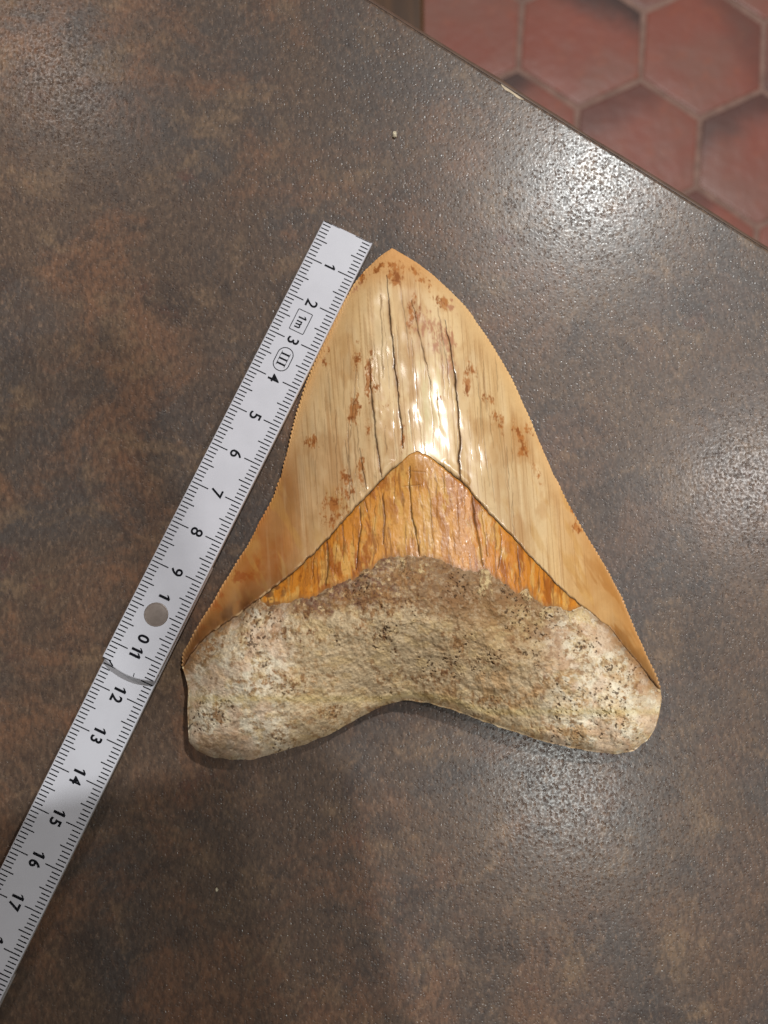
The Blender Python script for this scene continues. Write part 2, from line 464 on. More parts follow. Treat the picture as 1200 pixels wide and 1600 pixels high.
LIFT = .0035
def marks(name, parent, s_from, s_to, zf, extra=(), slip=0.0):
    V, Fc = [], []
    def strip(s0, l0, s1, l1, w):
        a = np.array([s0, l0]); b = np.array([s1, l1]); d = b - a; d /= np.linalg.norm(d); p = np.array([-d[1], d[0]]) * w / 2
        i = len(V)
        for q in (a - p, b - p, b + p, a + p): V.append(rp(q[0], q[1], zf(q[0]) + LIFT))
        Fc.append((i, i + 1, i + 2, i + 3))
    rs = random.Random(5)
    for mm in range(int(round(s_from * 10)), int(round(s_to * 10)) + 1):
        s = mm / 10 + slip
        ln = .405 if mm % 10 == 0 else (.30 if mm % 5 == 0 else .20)
        w = .026
        lnl = {.405: .40, .30: .295, .20: .20}[ln]
        if mm % 10 == 0 and mm == 100: lnl = .30; ln = .30
        j = rs.uniform(-.004, .004)
        strip(s, LAT_L + .03, s, LAT_L + .03 + lnl + j, w)
        off = .0
        strip(s, LAT_R - .035 - ln + j, s, LAT_R - .035, w)
    for q in extra: strip(*q)
    me = pydata(name, V, Fc)
    return link(name, me, M_INK, parent)
marks('graduation_marks', leaf1, .1, 11.4, z1, [(.022, -.84, .022, -.62, .018), (.022, -.60, .022, -.42, .010), (.024, .0, .024, .40, .014), (11.42, -.05, 11.5, -.03, .02),
                                               (11.48, LAT_L + .31, 11.40, LAT_L + .18, .03)])
marks('graduation_marks', leaf2, 11.5, 21, z2, (), .07)

def text_mesh(ch, height, bold, narrow=1.0, slant=0):
    cu = bpy.data.curves.new('numeral', 'FONT'); cu.body = ch; cu.size = 1; cu.offset = bold; cu.resolution_u = 6; cu.shear = slant
    cu.align_x = 'CENTER'
    tmp = bpy.data.objects.new('numeral', cu); COL.objects.link(tmp)
    dg = bpy.context.evaluated_depsgraph_get(); dg.update()
    me = bpy.data.meshes.new_from_object(tmp.evaluated_get(dg)); me.name = 'numeral'
    bpy.data.objects.remove(tmp); bpy.data.curves.remove(cu)
    n = len(me.vertices); a = np.zeros(n * 3, np.float32); me.vertices.foreach_get('co', a); a = a.reshape(-1, 3)
    lo, hi = a.min(0), a.max(0); k = height / (hi[1] - lo[1])
    a[:, 0] = (a[:, 0] - (lo[0] + hi[0]) / 2) * k * narrow; a[:, 1] = (a[:, 1] - (lo[1] + hi[1]) / 2) * k
    return me, a
def one_mesh(height, w):
    """the ruler's own figure 1: a stem with a short slanting flag"""
    V, Fc = [], []
    P = [(w, 0), (w, 1), (-w * .7, 1), (-.30, .76), (-.30, .60), (-w, .78), (-w, 0)]
    a = np.array([(x * height, (y - .5) * height, 0) for x, y in P])
    me = bpy.data.meshes.new('numeral')
    me.from_pydata([tuple(p) for p in a], [], [(0, 1, 2, 5, 6), (2, 3, 4, 5)])
    return me, a
def put_text(name, chars, s, l, height, zf, parent, bold=.012, narrow=1.0, gap=.19):
    n = len(chars)
    for k, ch in enumerate(chars):
        if ch == '1': me, a = one_mesh(height, .065 + bold * 1.6)
        else: me, a = text_mesh(ch, height * (.72 if ch == 'm' else 1), bold, narrow)
        sh = (k - (n - 1) / 2) * gap
        dn = -height * .14 if ch == 'm' else 0
        P = np.array([rp(s + sh + x, l + y + dn, zf(s + sh + x) + LIFT + .0005) for x, y, _ in a]) * S
        me.vertices.foreach_set('co', P.astype(np.float32).ravel()); me.update()
        me.materials.clear()
        link(name, me, M_INK, parent)
LC = -.215
for k in range(1, 10): put_text('numeral', str(k), k, LC, .285 if k > 1 else .27, z1, leaf1, .014)
put_text('numeral', '1', 9.64, LC + .01, .265, z1, leaf1, .03)
put_text('numeral', '0', 10.66, LC + .01, .27, z1, leaf1, .03)
put_text('numeral', '11', 11.01, LC, .265, z1, leaf1, .03, .92, .125)
for k in range(12, 20): put_text('numeral', str(k), k + .07, LC, .28, z2, leaf2, .028, .92, .20)
def ring(pts, w):
    """closed printed outline of width w from (s, l) points"""
    p = np.array(pts); n = len(p); V, Fc = [], []
    for i in range(n):
        d = p[(i + 1) % n] - p[i - 1]; d /= np.linalg.norm(d); q = np.array([-d[1], d[0]]) * w / 2
        for t in (p[i] - q, p[i] + q): V.append(rp(t[0], t[1], z1(t[0]) + LIFT))
    for i in range(n): j = (i + 1) % n; Fc.append((2 * i, 2 * j, 2 * j + 1, 2 * i + 1))
    return V, Fc
def rrect(cs, cl, a, b, r, k=8):
    o = []
    for sx, sy, a0 in ((1, 1, 0), (-1, 1, 90), (-1, -1, 180), (1, -1, 270)):
        for i in range(k + 1):
            t = math.radians(a0 + 90 * i / k); o.append((cs + sx * (a - r) + r * math.cos(t), cl + sy * (b - r) + r * math.sin(t)))
    return o
link('length_mark_frame', pydata('length_mark_frame', *ring(rrect(2.5, -.25, .265, .18, .02, 3), .018)), M_INK, leaf1)
put_text('numeral', '1m', 2.5, -.25, .20, z1, leaf1, .018, .9, .17)
link('class_mark_frame', pydata('class_mark_frame', *ring(rrect(3.5, -.225, .29, .185, .18, 8), .020)), M_INK, leaf1)
V, Fc = [], []
def flat(s0, l0, s1, l1):
    i = len(V)
    for s, l in ((s0, l0), (s1, l0), (s1, l1), (s0, l1)): V.append(rp(s, l, z1(s) + LIFT))
    Fc.append((i, i + 1, i + 2, i + 3))
for q in (-.125, 0, .125):
    flat(3.5 + q - .022, -.33, 3.5 + q + .022, -.12)
    for l in (-.335, -.129): flat(3.5 + q - .054, l, 3.5 + q + .054, l + .014)
link('class_mark', pydata('class_mark', V, Fc), M_INK, leaf1)
# rivet: low dome in a shallow collar
V, Fc = [], []
pr = [(.275, .002), (.268, .012), (.255, .016), (.245, .012), (.235, .014), (.16, .026), (.07, .031), (.0, .032)]
K = 40; rc = (10.06, -.20)
for r_, dz in pr[:-1]:
    for k in range(K):
        t = 2 * math.pi * k / K; V.append(rp(rc[0] + r_ * math.cos(t), rc[1] + r_ * math.sin(t), z1(rc[0]) + dz))
V.append(rp(*rc, z1(rc[0]) + .032))
for l in range(len(pr) - 2):
    for k in range(K): Fc.append((l * K + k, l * K + (k + 1) % K, (l + 1) * K + (k + 1) % K, (l + 1) * K + k))
l = len(pr) - 2
for k in range(K): Fc.append((l * K + k, l * K + (k + 1) % K, len(V) - 1))
link('rivet', pydata('rivet', V, Fc), M_RIVET, leaf1, True)

# ------------------------------------------------------------------ fossil tooth
tooth = empty('fossil_shark_tooth', tuple(unproject(650, 850, 0)))
tag(tooth, 'large fossil shark tooth with cream enamel crown, orange band and pitted tan root', 'fossil tooth')
TL = [(284.6, 1040), (286, 1019), (299, 996.5), (315.5, 967), (335, 938), (351.5, 908), (369, 879), (386.7, 853), (401, 824), (415.8, 798), (430.4, 768.7),
      (439.5, 742), (450.5, 698), (462, 652), (467.5, 633), (481, 592), (499, 549), (513, 519), (532, 482), (551, 447), (566, 428), (580.4, 412), (595, 399), (612.5, 388.5)]
TR = [(612.5, 388.5), (629, 397), (648, 408.5), (676, 429.5), (704, 454), (732, 485.5), (760, 526), (788, 569.5), (809, 611.5), (826.5, 650), (844, 692), (861, 733),
      (886, 783), (917, 838), (945, 884), (970.5, 932), (987.5, 972), (1000, 1000), (1013, 1028.6), (1026, 1056), (1032, 1077)]
BL = [(287, 1043), (299, 1022), (318.7, 1000), (345, 980), (377, 957.5), (406.5, 936), (432.5, 916), (462, 890), (497, 857), (524.6, 826.5), (551.7, 796.5),
      (579, 769), (600, 745), (627.5, 720.6), (641, 709), (652, 706)]
BR = [(652, 706), (663, 708), (676, 715), (698, 733), (719.6, 750), (746.7, 781), (779, 816), (817, 856), (855, 897), (886, 927), (909.5, 946.5), (952, 980.6), (976, 1010.5),
      (1004, 1042), (1031, 1079)]
CB = [(406.5, 938), (419.5, 948), (452, 939), (484.5, 933), (513.7, 920), (546, 907), (569, 894), (595, 876), (610, 869), (621, 866), (638, 869), (671, 870), (703, 880), (730, 889),
      (745, 892), (752, 886), (760, 886), (769, 897), (790, 914), (808, 929), (815, 923), (824, 919), (831, 934), (850, 946), (866, 946), (878, 951), (892, 954), (909.5, 947)]
DB = [(284.6, 1042), (288, 1052), (294, 1074.5), (292.7, 1107), (293.5, 1136), (295, 1159), (306, 1172), (328.5, 1183), (361, 1187), (393.5, 1187), (422.7, 1179), (465, 1167),
      (510.5, 1150), (549.5, 1128), (582, 1110), (614.5, 1097), (640, 1094), (675, 1100), (710, 1110), (755.5, 1127.5), (797.5, 1141.5), (843, 1157), (885, 1167), (927, 1175),
      (962, 1178.5), (990, 1173), (1011, 1157.5), (1023, 1140), (1029.5, 1119), (1034, 1092), (1032, 1078)]

# left and right outline as functions of the row, for the lens-shaped section of the crown
_l = curve(TL, 900, 10)[::-1]; _r = curve(TR, 900, 10)
def Lx(y): return np.interp(y, _l[:, 1], _l[:, 0])
def Rx(y): return np.interp(y, _r[:, 1], _r[:, 0])
def rim_z(x, y):
    return .18 + .10 * sst(560, 400, y) + .05 * sst(900, 1000, y)
def Hc(x, y):
    l, r = Lx(y), Rx(y)
    w = np.maximum((r - l) / 2, 1.0); c = (l + r) / 2 + 14 * sst(430, 620, y) * sst(1000, 760, y)
    n = np.clip(np.where(x < c, (c - x) / np.maximum(c - l, 1), (x - c) / np.maximum(r - c, 1)), 0, 1)
    zc = 1.66 * (1 - np.exp(-np.clip(y - 388, 0, None) / 235.0)) + .12 * sst(800, 960, y)
    prof = (1 - n ** 2.5) ** 1.12
    prof = prof * (1 - .0 * n)
    hump = .060 * np.exp(-((x - 650) / 34.) ** 2 - ((y - 712) / 42.) ** 2)
    return rim_z(x, y) + zc * prof + hump

def streak(x, y): return x - .075 * (y - 600)

def stain_blobs(x, y, blobs, seed):
    m = np.zeros_like(x)
    jx_ = (fbm(x / 9., y / 9., seed + 1, 3) - .5) * 11; jy_ = (fbm(x / 9., y / 9., seed + 2, 3) - .5) * 16
    for (cx, cy, rx, ry, ang, s) in blobs:
        a = math.radians(ang); dx, dy = x + jx_ - cx, y + jy_ - cy
        u = (dx * math.cos(a) + dy * math.sin(a)) / rx; v = (-dx * math.sin(a) + dy * math.cos(a)) / ry
        m = np.maximum(m, s * np.exp(-(u * u + v * v)))
    n = .55 * fbm(x / 4.5, y / 16.0, seed, 4, .7) + .45 * fbm(x / 5.0, y / 6.0, seed + 4, 4, .75)
    n = .5 + (n - .5) * 1.25
    return sst(.44, .78, m * .56 + (n - .5) * 1.5 + .20) * sst(.02, .35, m)

CRACKS = [  # traced crack, width px, strength
    ([(603, 430), (606, 455), (610, 500), (614, 545), (620, 600), (626, 655), (629, 685), (630, 700)], 1.6, 1.0),
    ([(577, 560), (581, 625), (586, 680), (592, 712), (597, 745)], 1.5, .9),
    ([(643, 468), (650, 500), (660, 545), (670, 585), (673, 610)], 1.2, .7),
    ([(695, 500), (703, 540), (710, 580), (716, 640), (718.5, 690), (717, 720), (719, 748)], 1.8, 1.0),
    ([(594, 460), (596, 520), (599, 590)], .9, .5),
    ([(544, 660), (545, 720), (550, 760), (553, 785)], 1.0, .5),
    ([(563, 700), (566, 735), (573, 765)], 1.1, .75),
    ([(640, 640), (643, 690)], .9, .5), ([(655, 655), (659, 700)], .8, .35), ([(626, 440), (633, 500), (640, 560)], .8, .4),
    ([(557, 560), (552, 640), (546, 690)], .9, .4), ([(525, 640), (526, 730), (528, 790)], .8, .3), ([(745, 590), (758, 690), (764, 760)], .8, .3),
    ([(684, 480), (694, 540), (702, 600)], .9, .5), ([(672, 610), (676, 660), (677, 700)], .8, .3), ([(775, 640), (790, 740), (798, 800)], .7, .22),
    ([(760, 620), (772, 700)], .7, .25), ([(508, 620), (507, 720)], .7, .22), ([(497, 640), (492, 760)], .7, .2), ([(537, 560), (536, 640)], .7, .25),
    ([(583, 520), (586, 600)], .7, .3), ([(648, 560), (652, 640)], .7, .3), ([(730, 640), (738, 720)], .6, .2)]
_rc = random.Random(12)
for _i in range(46):                           # fine hairlines that follow the growth of the enamel
    _x = _rc.uniform(505, 805); _y = _rc.uniform(470, 730) + abs(_x - 650) * .35; _h = _rc.uniform(30, 120); _d = _rc.uniform(.03, .10)
    CRACKS.append(([(_x, _y), (_x + _d * _h * .4 + _rc.uniform(-1.5, 1.5), _y + _h * .4), (_x + _d * _h, _y + _h)], _rc.uniform(.45, .75), _rc.uniform(.18, .45)))
BCRACKS = [([(640, 728), (640, 760), (643, 800), (653, 845), (655, 868)], 1.6, .9), ([(562, 790), (565, 820), (560, 860), (556, 890)], 1.5, .85), ([(598, 770), (601, 810), (599, 850)], 1.3, .7),
           ([(737, 775), (742, 815), (750, 855), (755, 884)], 1.8, .7), ([(511, 845), (512, 880), (510, 915)], 1.6, .8), ([(782, 825), (784, 860), (778, 890)], 1.1, .6),
           ([(692, 735), (694, 770)], 1.0, .5), ([(570, 780), (574, 800)], 1.2, .7), ([(752, 795), (756, 830), (762, 870)], 1.0, .5), ([(490, 868), (489, 905)], 1.1, .6),
           ([(808, 850), (812, 900)], 1.1, .5), ([(842, 886), (842, 925)], 1.2, .6), ([(536, 820), (537, 880)], .9, .5), ([(616, 745), (617, 790)], .9, .5), ([(587, 775), (585, 830)], .8, .45),
           ([(627, 760), (660, 757)], .9, .5), ([(635, 735), (665, 738)], .8, .45), ([(672, 780), (675, 850)], .7, .3), ([(714, 765), (718, 850)], .7, .35), ([(525, 850), (522, 900)], .8, .5)]
GAIN = 1.22                                   # display-referred samples -> base colour
def px(r, g, b): return lin(r, g, b) * GAIN

def crack_mask(x, y, cracks, seed):
    m = np.zeros_like(x); g = np.zeros_like(x)
    jx = (fbm(x / 9., y / 14., seed, 3) - .5) * 4.2
    for pts, w, s in cracks:
        p = np.array(pts)
        sel = (x > p[:, 0].min() - 12) & (x < p[:, 0].max() + 12) & (y > p[:, 1].min() - 10) & (y < p[:, 1].max() + 10)
        if not sel.any(): continue
        d, al = seg_dist(x[sel] + jx[sel], y[sel], pts)
        ww = w * (.55 + .75 * vn(y[sel] / 13., x[sel] * 0 + w * 31 + s * 7, seed)) * (.35 + .65 * np.clip(4 * al * (1.02 - al), 0, 1) ** .5)
        v = s * np.exp(-(d / ww) ** 2); m[sel] = np.maximum(m[sel], v)
        g[sel] = np.maximum(g[sel], s * np.exp(-(d / (ww * 2.6)) ** 2))
    return m, g

def to_world(x, y, z): return unproject(x, y, z)

def underside(xr, yr, zr, rows=10):
    """from the rim curve inwards, curling under to rest on the counter"""
    P = unproject(xr, yr, zr)
    ctr = unproject(np.array(650.), np.array(900.), np.array(0.))
    out = []
    for k in range(rows):
        f = k / (rows - 1)
        q = P.copy()
        ins = .02 * min(1, k) + .96 * f ** 2.2
        q[:, 0] += (ctr[0] - P[:, 0]) * ins; q[:, 1] += (ctr[1] - P[:, 1]) * ins
        q[:, 2] = .03 + (zr - .03) * math.exp(-7.0 * f)
        out.append(q)
    return np.stack(out)

# ---- crown
NA, NB = 1500, 230
def two(a, b, n, sm):
    h = n // 2
    return np.concatenate([curve(a, h + 1, sm), curve(b, n - h, sm)[1:]])
T = two(TL, TR, NA, 5); Bc = two(BL, BR, NA, 3.5)
aB = np.r_[0, np.cumsum(np.hypot(*np.diff(Bc, axis=0).T))]
Bc[:, 1] += ((fbm(aB / 10., aB * 0, 55, 4, .6) - .5) * 4.5 + (fbm(aB / 60., aB * 0, 56, 2) - .5) * 5) * np.minimum(1, np.minimum(aB, aB[-1] - aB) / 20)
arc = np.r_[0, np.cumsum(np.hypot(*np.diff(T, axis=0).T))]
tan = np.gradient(T, axis=0); tan /= np.linalg.norm(tan, axis=1)[:, None]
nrm = np.stack([tan[:, 1], -tan[:, 0]], 1)                       # outward (image y runs down)
ph = arc / 6.6 + .35 * np.sin(arc / 37.) + .5 * vn(arc / 23., arc * 0, 5)
ser = np.abs(np.sin(np.pi * ph)) ** .7
amp = 2.3 * (.35 + .65 * sst(.0, .25, np.abs(arc / arc[-1] - .5))) * (.2 + 1.1 * vn(arc / 17., arc * 0 + 3, 8))
jag = (fbm(arc / 20., arc * 0, 51, 3) - .5) * 2.0
tt = np.linspace(0, 1, NB)[:, None] ** 1.15
X = T[None, :, 0] * (1 - tt) + Bc[None, :, 0] * tt; Y = T[None, :, 1] * (1 - tt) + Bc[None, :, 1] * tt
ln = np.hypot(*(Bc - T).T)[None, :]
dT = tt * ln; dB = (1 - tt) * ln                                 # rough distances to the cutting edge and to the band
k = np.exp(-dT / 3.0)
X0, Y0 = X.copy(), Y.copy()
X = X + nrm[None, :, 0] * ((ser - .6) * amp + jag)[None, :] * k; Y = Y + nrm[None, :, 1] * ((ser - .6) * amp + jag)[None, :] * k
Z = Hc(X0, Y0)
a = streak(X, Y)
cm, cg = crack_mask(X, Y, CRACKS, 11)
ridge = (fbm(a / 9.0, Y / 260., 21, 3) - .5)
wav = (fbm(X / 42., Y / 120., 23, 3) - .5)
Z += .0025 * ridge * sst(0, 40, dT) + .032 * wav * sst(0, 60, dT) + .012 * (ser - .5)[None, :] * np.exp(-dT / 5.)
fac = (fbm(X / 60., Y / 60., 29, 2) - .5) + .26 * (fbm(X / 17. - Y / 60., Y / 34., 30, 2) - .5); Z += .10 * fac * sst(0, 90, dT) * sst(0, 60, dB)
Z -= .010 * cm
nap = np.hypot(X - 653, (Y - 712) * 1.3)
lipv = sst(14, 60, nap) * (.35 + 1.0 * fbm(X / 13., Y / 13., 57, 3))
Z += .022 * np.exp(-((dB - 10) / 6.5) ** 2) * sst(.42, .6, fbm(X / 22., Y / 22., 54, 2)) * sst(26, 60, nap) * sst(850, 780, Y)
Z -= .040 * np.exp(-(dB / 2.6) ** 2) * lipv
# colour
c = np.broadcast_to(px(214, 176, 124), X.shape + (3,)).copy()
c = mixc(c, px(238, 208, 162), .95 * np.exp(-((X - 650) / 85.) ** 2 - ((Y - 590) / 190.) ** 2))
c = mixc(c, px(206, 172, 130), .85 * np.exp(-((X - 520) / 75.) ** 2 - ((Y - 740) / 105.) ** 2))
c = mixc(c, px(210, 180, 138), .85 * np.exp(-((X - 800) / 75.) ** 2 - ((Y - 790) / 110.) ** 2))
c = mixc(c, px(212, 180, 136), .8 * sst(.45, .7, fbm(X / 40., Y / 60., 31, 3)) * sst(20, 60, dT) * sst(660, 560, Y) * sst(420, 470, Y))
edge = np.exp(-dT / 26.) * (.5 + .7 * fbm(X / 30., Y / 30., 33, 3))
c = mixc(c, px(208, 160, 104) * sst(800, 600, Y)[..., None] + px(190, 130, 70) * sst(600, 800, Y)[..., None], edge * (1.0 - .3 * sst(640, 700, X)))
tip = sst(470, 400, Y)
c = mixc(c, px(206, 150, 94), tip * .8)
wl = sst(690, 860, Y) * sst(520, 420, X) + .7 * sst(880, 1000, Y) * sst(520, 430, X)
c = mixc(c, px(162, 88, 30), np.clip(wl, 0, 1) * (.45 + .8 * fbm(X / 26., Y / 34., 35, 4)))
lm = np.exp(-((X - 448) / 22.) ** 2 - ((Y - 765) / 55.) ** 2)
c = mixc(c, px(142, 86, 38), lm * .75)
wr = sst(820, 940, Y) * sst(860, 930, X)
c = mixc(c, px(180, 134, 82), wr * (.5 + .6 * fbm(X / 22., Y / 30., 36, 4)))
c = mixc(c, px(192, 144, 76), sst(.5, .7, fbm((X - Y * .45) / 14., Y / 60., 37, 4)) * sst(700, 800, Y) * .5)
c = mixc(c, px(156, 100, 46), wr * sst(.5, .68, fbm((X - Y * .55) / 12., Y / 50., 38, 4)) * .8)
c = mixc(c, px(172, 118, 62), .75 * sst(720, 930, Y) * sst(75, 8, dT) * (.5 + .7 * fbm(X / 24., Y / 40., 34, 3)))
lo = sst(60, 0, dB) * sst(520, 430, X) * sst(820, 930, Y)
c = mixc(c, px(128, 88, 50), lo * .7)
lo2 = sst(34, 0, dB * (.6 + .8 * fbm(X / 15., Y / 15., 62, 3))) * sst(940, 980, X)
c = mixc(c, px(112, 76, 40), lo2 * .85)
lo3 = np.exp(-(dB / (12 + 26 * fbm(X / 24., Y / 24., 58, 3))) ** 2) * sst(418, 385, X)
c = mixc(c, px(96, 58, 30), lo3 * (.55 + .6 * fbm(X / 9., Y / 9., 59, 3)))
c = mixc(c, px(150, 78, 30), .8 * sst(.52, .66, fbm(X / 17., Y / 20., 60, 4, .6)) * sst(800, 900, Y) * sst(430, 390, X) * (1 - lo3))
c = mixc(c, px(206, 160, 108), .75 * np.exp(-dT / 3.5) * sst(820, 900, Y) * np.repeat(ser[None, :], NB, 0))
# longitudinal streaks
wst = 1 - .75 * np.clip(sst(780, 900, Y) * sst(500, 420, X) + sst(860, 960, Y) * sst(860, 930, X), 0, 1)
s1 = fbm(a / 3.2, Y / 190., 41, 3, .6); s2 = fbm(a / 9., Y / 240., 43, 3, .6)
c = mixc(c, px(160, 106, 54), .22 * wst * sst(.52, .78, s1) * sst(8, 40, dT))
c = mixc(c, px(226, 196, 152), .30 * wst * sst(.50, .74, s2) * sst(10, 50, dT))
c = mixc(c, px(176, 124, 70), .28 * wst * sst(.52, .74, fbm(a / 15., Y / 170., 45, 3)) * sst(8, 40, dT))
c = c * (1 + .10 * (fbm(X / 3.5, Y / 5.5, 47, 3)[..., None] - .5))
# rust stains
RUST = [(612, 412, 14, 8, 0, 1.0), (617, 432, 14, 15, 0, 1.15), (590, 420, 16, 6, -30, .8), (655, 432, 24, 7, 40, .95), (688, 470, 20, 8, 45, 1.05), (632, 418, 15, 7, 20, .8), (566, 437, 10, 9, -40, .9),
        (577, 585, 6, 40, 4, 1.1), (587, 607, 8, 8, 0, 1.05), (553, 640, 8, 26, 6, 1.0), (560, 560, 8, 25, 0, .7), (604, 632, 8, 4, -30, .8), (735, 578, 8, 13, -20, 1.05), (731, 604, 8, 13, -20, 1.1),
        (760, 622, 18, 8, 40, .9), (777, 655, 8, 20, -20, 1.0), (812, 682, 7, 24, -25, 1.15), (818, 706, 9, 6, 0, 1.2), (486, 690, 14, 12, 0, .85), (538, 745, 8, 15, 0, .9), (566, 730, 6, 30, 0, .8), (629, 690, 4, 22, 0, 1.0),
        (828, 670, 6, 10, -20, .9), (900, 822, 8, 10, -20, .9), (893, 800, 6, 14, -25, .9), (650, 480, 7, 22, 0, .8), (640, 500, 7, 30, 0, .8), (520, 800, 22, 30, 0, .8), (545, 770, 12, 14, 0, .7), (838, 735, 6, 20, -20, .7), (575, 660, 5, 30, 0, .7), (688, 622, 8, 5, 0, .8), (508, 560, 8, 20, 15, .5)]
c = mixc(c, px(176, 124, 70), .40 * sst(.48, .68, fbm(X / 34., Y / 70., 48, 4, .6)) * sst(8, 50, dT))
c = mixc(c, px(224, 194, 150), .75 * sst(.52, .66, fbm(X / 26. + 3, Y / 75., 49, 4, .6)) * np.exp(-((X - 655) / 120.) ** 2) * sst(20, 60, dT))
c = mixc(c, px(150, 98, 52), .36 * sst(.60, .70, fbm(a / 2.2, Y / 110., 50, 3, .6)) * wst * sst(8, 40, dT))
rs_ = stain_blobs(X, Y, RUST, 61)
c = mixc(c, px(176, 112, 52), .6 * sst(.25, .9, rs_ + .5 * stain_blobs(X, Y, [(q[0], q[1], q[2] * 1.7, q[3] * 1.5, q[4], q[5]) for q in RUST], 64)))
c = mixc(c, px(160, 92, 38), rs_ * .62)
c = mixc(c, px(120, 62, 24), .8 * rs_ * sst(.48, .62, fbm(X / 4.5, Y / 6., 63, 3)) * .8)
PURP = [(672, 515, 20, 16, 0, 1.05), (694, 532, 18, 26, 0, 1.05), (702, 565, 14, 20, 0, 1.0), (664, 500, 14, 14, 0, .9), (560, 447, 12, 6, -40, .8), (700, 478, 14, 8, 40, .8)]
c = mixc(c, px(176, 118, 88), stain_blobs(X, Y, PURP, 67) * .8)
c = mixc(c, px(150, 98, 52), cg * .7 * sst(.35, .6, fbm(X / 8., Y / 30., 69, 3)))
c = mixc(c, px(52, 34, 20), cm * 1.0)
# dirt caught in the groove between enamel and band
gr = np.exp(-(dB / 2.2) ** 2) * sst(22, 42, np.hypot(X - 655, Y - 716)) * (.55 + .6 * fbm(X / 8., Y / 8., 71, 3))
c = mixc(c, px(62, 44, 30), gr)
pale = np.exp(-((dB - 2) / 2.0) ** 2) * sst(.55, .7, fbm(X / 16., Y / 16., 73, 3)) * sst(600, 560, X)
c = mixc(c, px(206, 172, 128), pale * .8)
G = to_world(X, Y, Z)
U = underside(X[0], Y[0], Z[0])
cU = np.broadcast_to(px(170, 120, 70), U.shape).copy()
pol = np.clip(1 - .95 * cm - .6 * rs_ - gr - .8 * np.exp(-dT / 5.), 0, 1)
me = big_mesh('crown', [(G, False), (U, True)], [np.concatenate([np.clip(c, .004, .92), pol[..., None]], 2), cU])
link('crown', me, M_ENAMEL, tooth, True)

# ---- band between enamel and root
n_band = 760
iL = np.argmin(np.hypot(*(Bc - np.array([406.5, 936])).T)); iR = np.argmin(np.hypot(*(Bc - np.array([909.5, 946.5])).T))
Bb = curve(Bc[iL:iR + 1], n_band, 0); Cc = curve(CB, n_band, 2.0)
aC = np.r_[0, np.cumsum(np.hypot(*np.diff(Cc, axis=0).T))]
rag = (fbm(aC / 16., aC * 0, 81, 4, .6) - .5) * 12 * np.minimum(1, np.minimum(aC, aC[-1] - aC) / 25)
Cj = Cc.copy(); Cj[:, 1] += rag
# pair points by column where possible so that its streaks run straight
xs = np.linspace(0, 1, n_band)
tt = np.linspace(-.01, 1.06, 150)[:, None]
X = Bb[None, :, 0] * (1 - tt) + Cj[None, :, 0] * tt; Y = Bb[None, :, 1] * (1 - tt) + Cj[None, :, 1] * tt
ln = np.hypot(*(Cj - Bb).T)[None, :]
dB = np.abs(tt) * ln; dC = np.abs(1 - tt) * ln
cm, cg = crack_mask(X, Y, BCRACKS, 13)
a = streak(X, Y)
Z = Hc(X, Y) - .035 - .02 * np.exp(-(dB / 3.) ** 2) * (dB > 0)
apex = np.exp(-((X - 652) / 40.) ** 2 - ((Y - 712) / 26.) ** 2)
Z += .030 * apex
a = a + (fbm(X / 14., Y / 26., 82, 3) - .5) * 9
b1 = fbm(a / 5., Y / 60., 83, 4, .6); b2 = fbm(X / 11., Y / 22., 85, 4, .6)
Z += .006 * (b1 - .5) + .022 * (b2 - .5) - .012 * cm
c = np.broadcast_to(px(204, 128, 42), X.shape + (3,)).copy()
ctrm = np.exp(-((X - 660) / 75.) ** 2)
c = mixc(c, px(212, 150, 68), ctrm * .85)
c = mixc(c, px(218, 164, 96), .75 * np.exp(-((X - 650) / 60.) ** 2 - ((Y - 835) / 50.) ** 2) * (.4 + fbm(a / 6., Y / 40., 87, 3)))
c = mixc(c, px(156, 86, 26), .9 * sst(.48, .66, fbm(a / 13., Y / 44., 89, 4, .6)) * (1 - .45 * ctrm))
c = mixc(c, px(212, 160, 84), .85 * sst(.50, .66, fbm(a / 10., Y / 36., 91, 4, .6)))
c = mixc(c, px(112, 62, 24), .55 * sst(.60, .72, fbm(a / 3.6, Y / 60., 93, 3, .6)))
c = mixc(c, px(150, 88, 36), .45 * sst(.5, .7, b2) * (1 - ctrm * .4))
c = mixc(c, px(96, 60, 40), .75 * sst(470, 420, X) * sst(.4, .6, fbm(X / 12., Y / 9., 95, 3)))
c = mixc(c, px(196, 142, 78), .7 * apex)
c = mixc(c, px(150, 104, 60), sst(9, 0, dC) * (.3 + .6 * fbm(X / 6., Y / 6., 97, 3)))
c = mixc(c, px(54, 32, 18), cm)
dots = sst(.78, .84, fbm(X / 5., Y / 5., 99, 2)); c = mixc(c, px(80, 44, 18), dots * .25)
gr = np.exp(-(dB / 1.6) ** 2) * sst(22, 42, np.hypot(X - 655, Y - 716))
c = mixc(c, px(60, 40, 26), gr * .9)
G = to_world(X, Y, Z)
me = big_mesh('orange_band', [(G, False)], [np.concatenate([np.clip(c, .004, .92), np.clip(1 - .95 * cm - .3 * dots - gr, 0, 1)[..., None]], 2)])
link('orange_band', me, M_BAND, tooth, True)

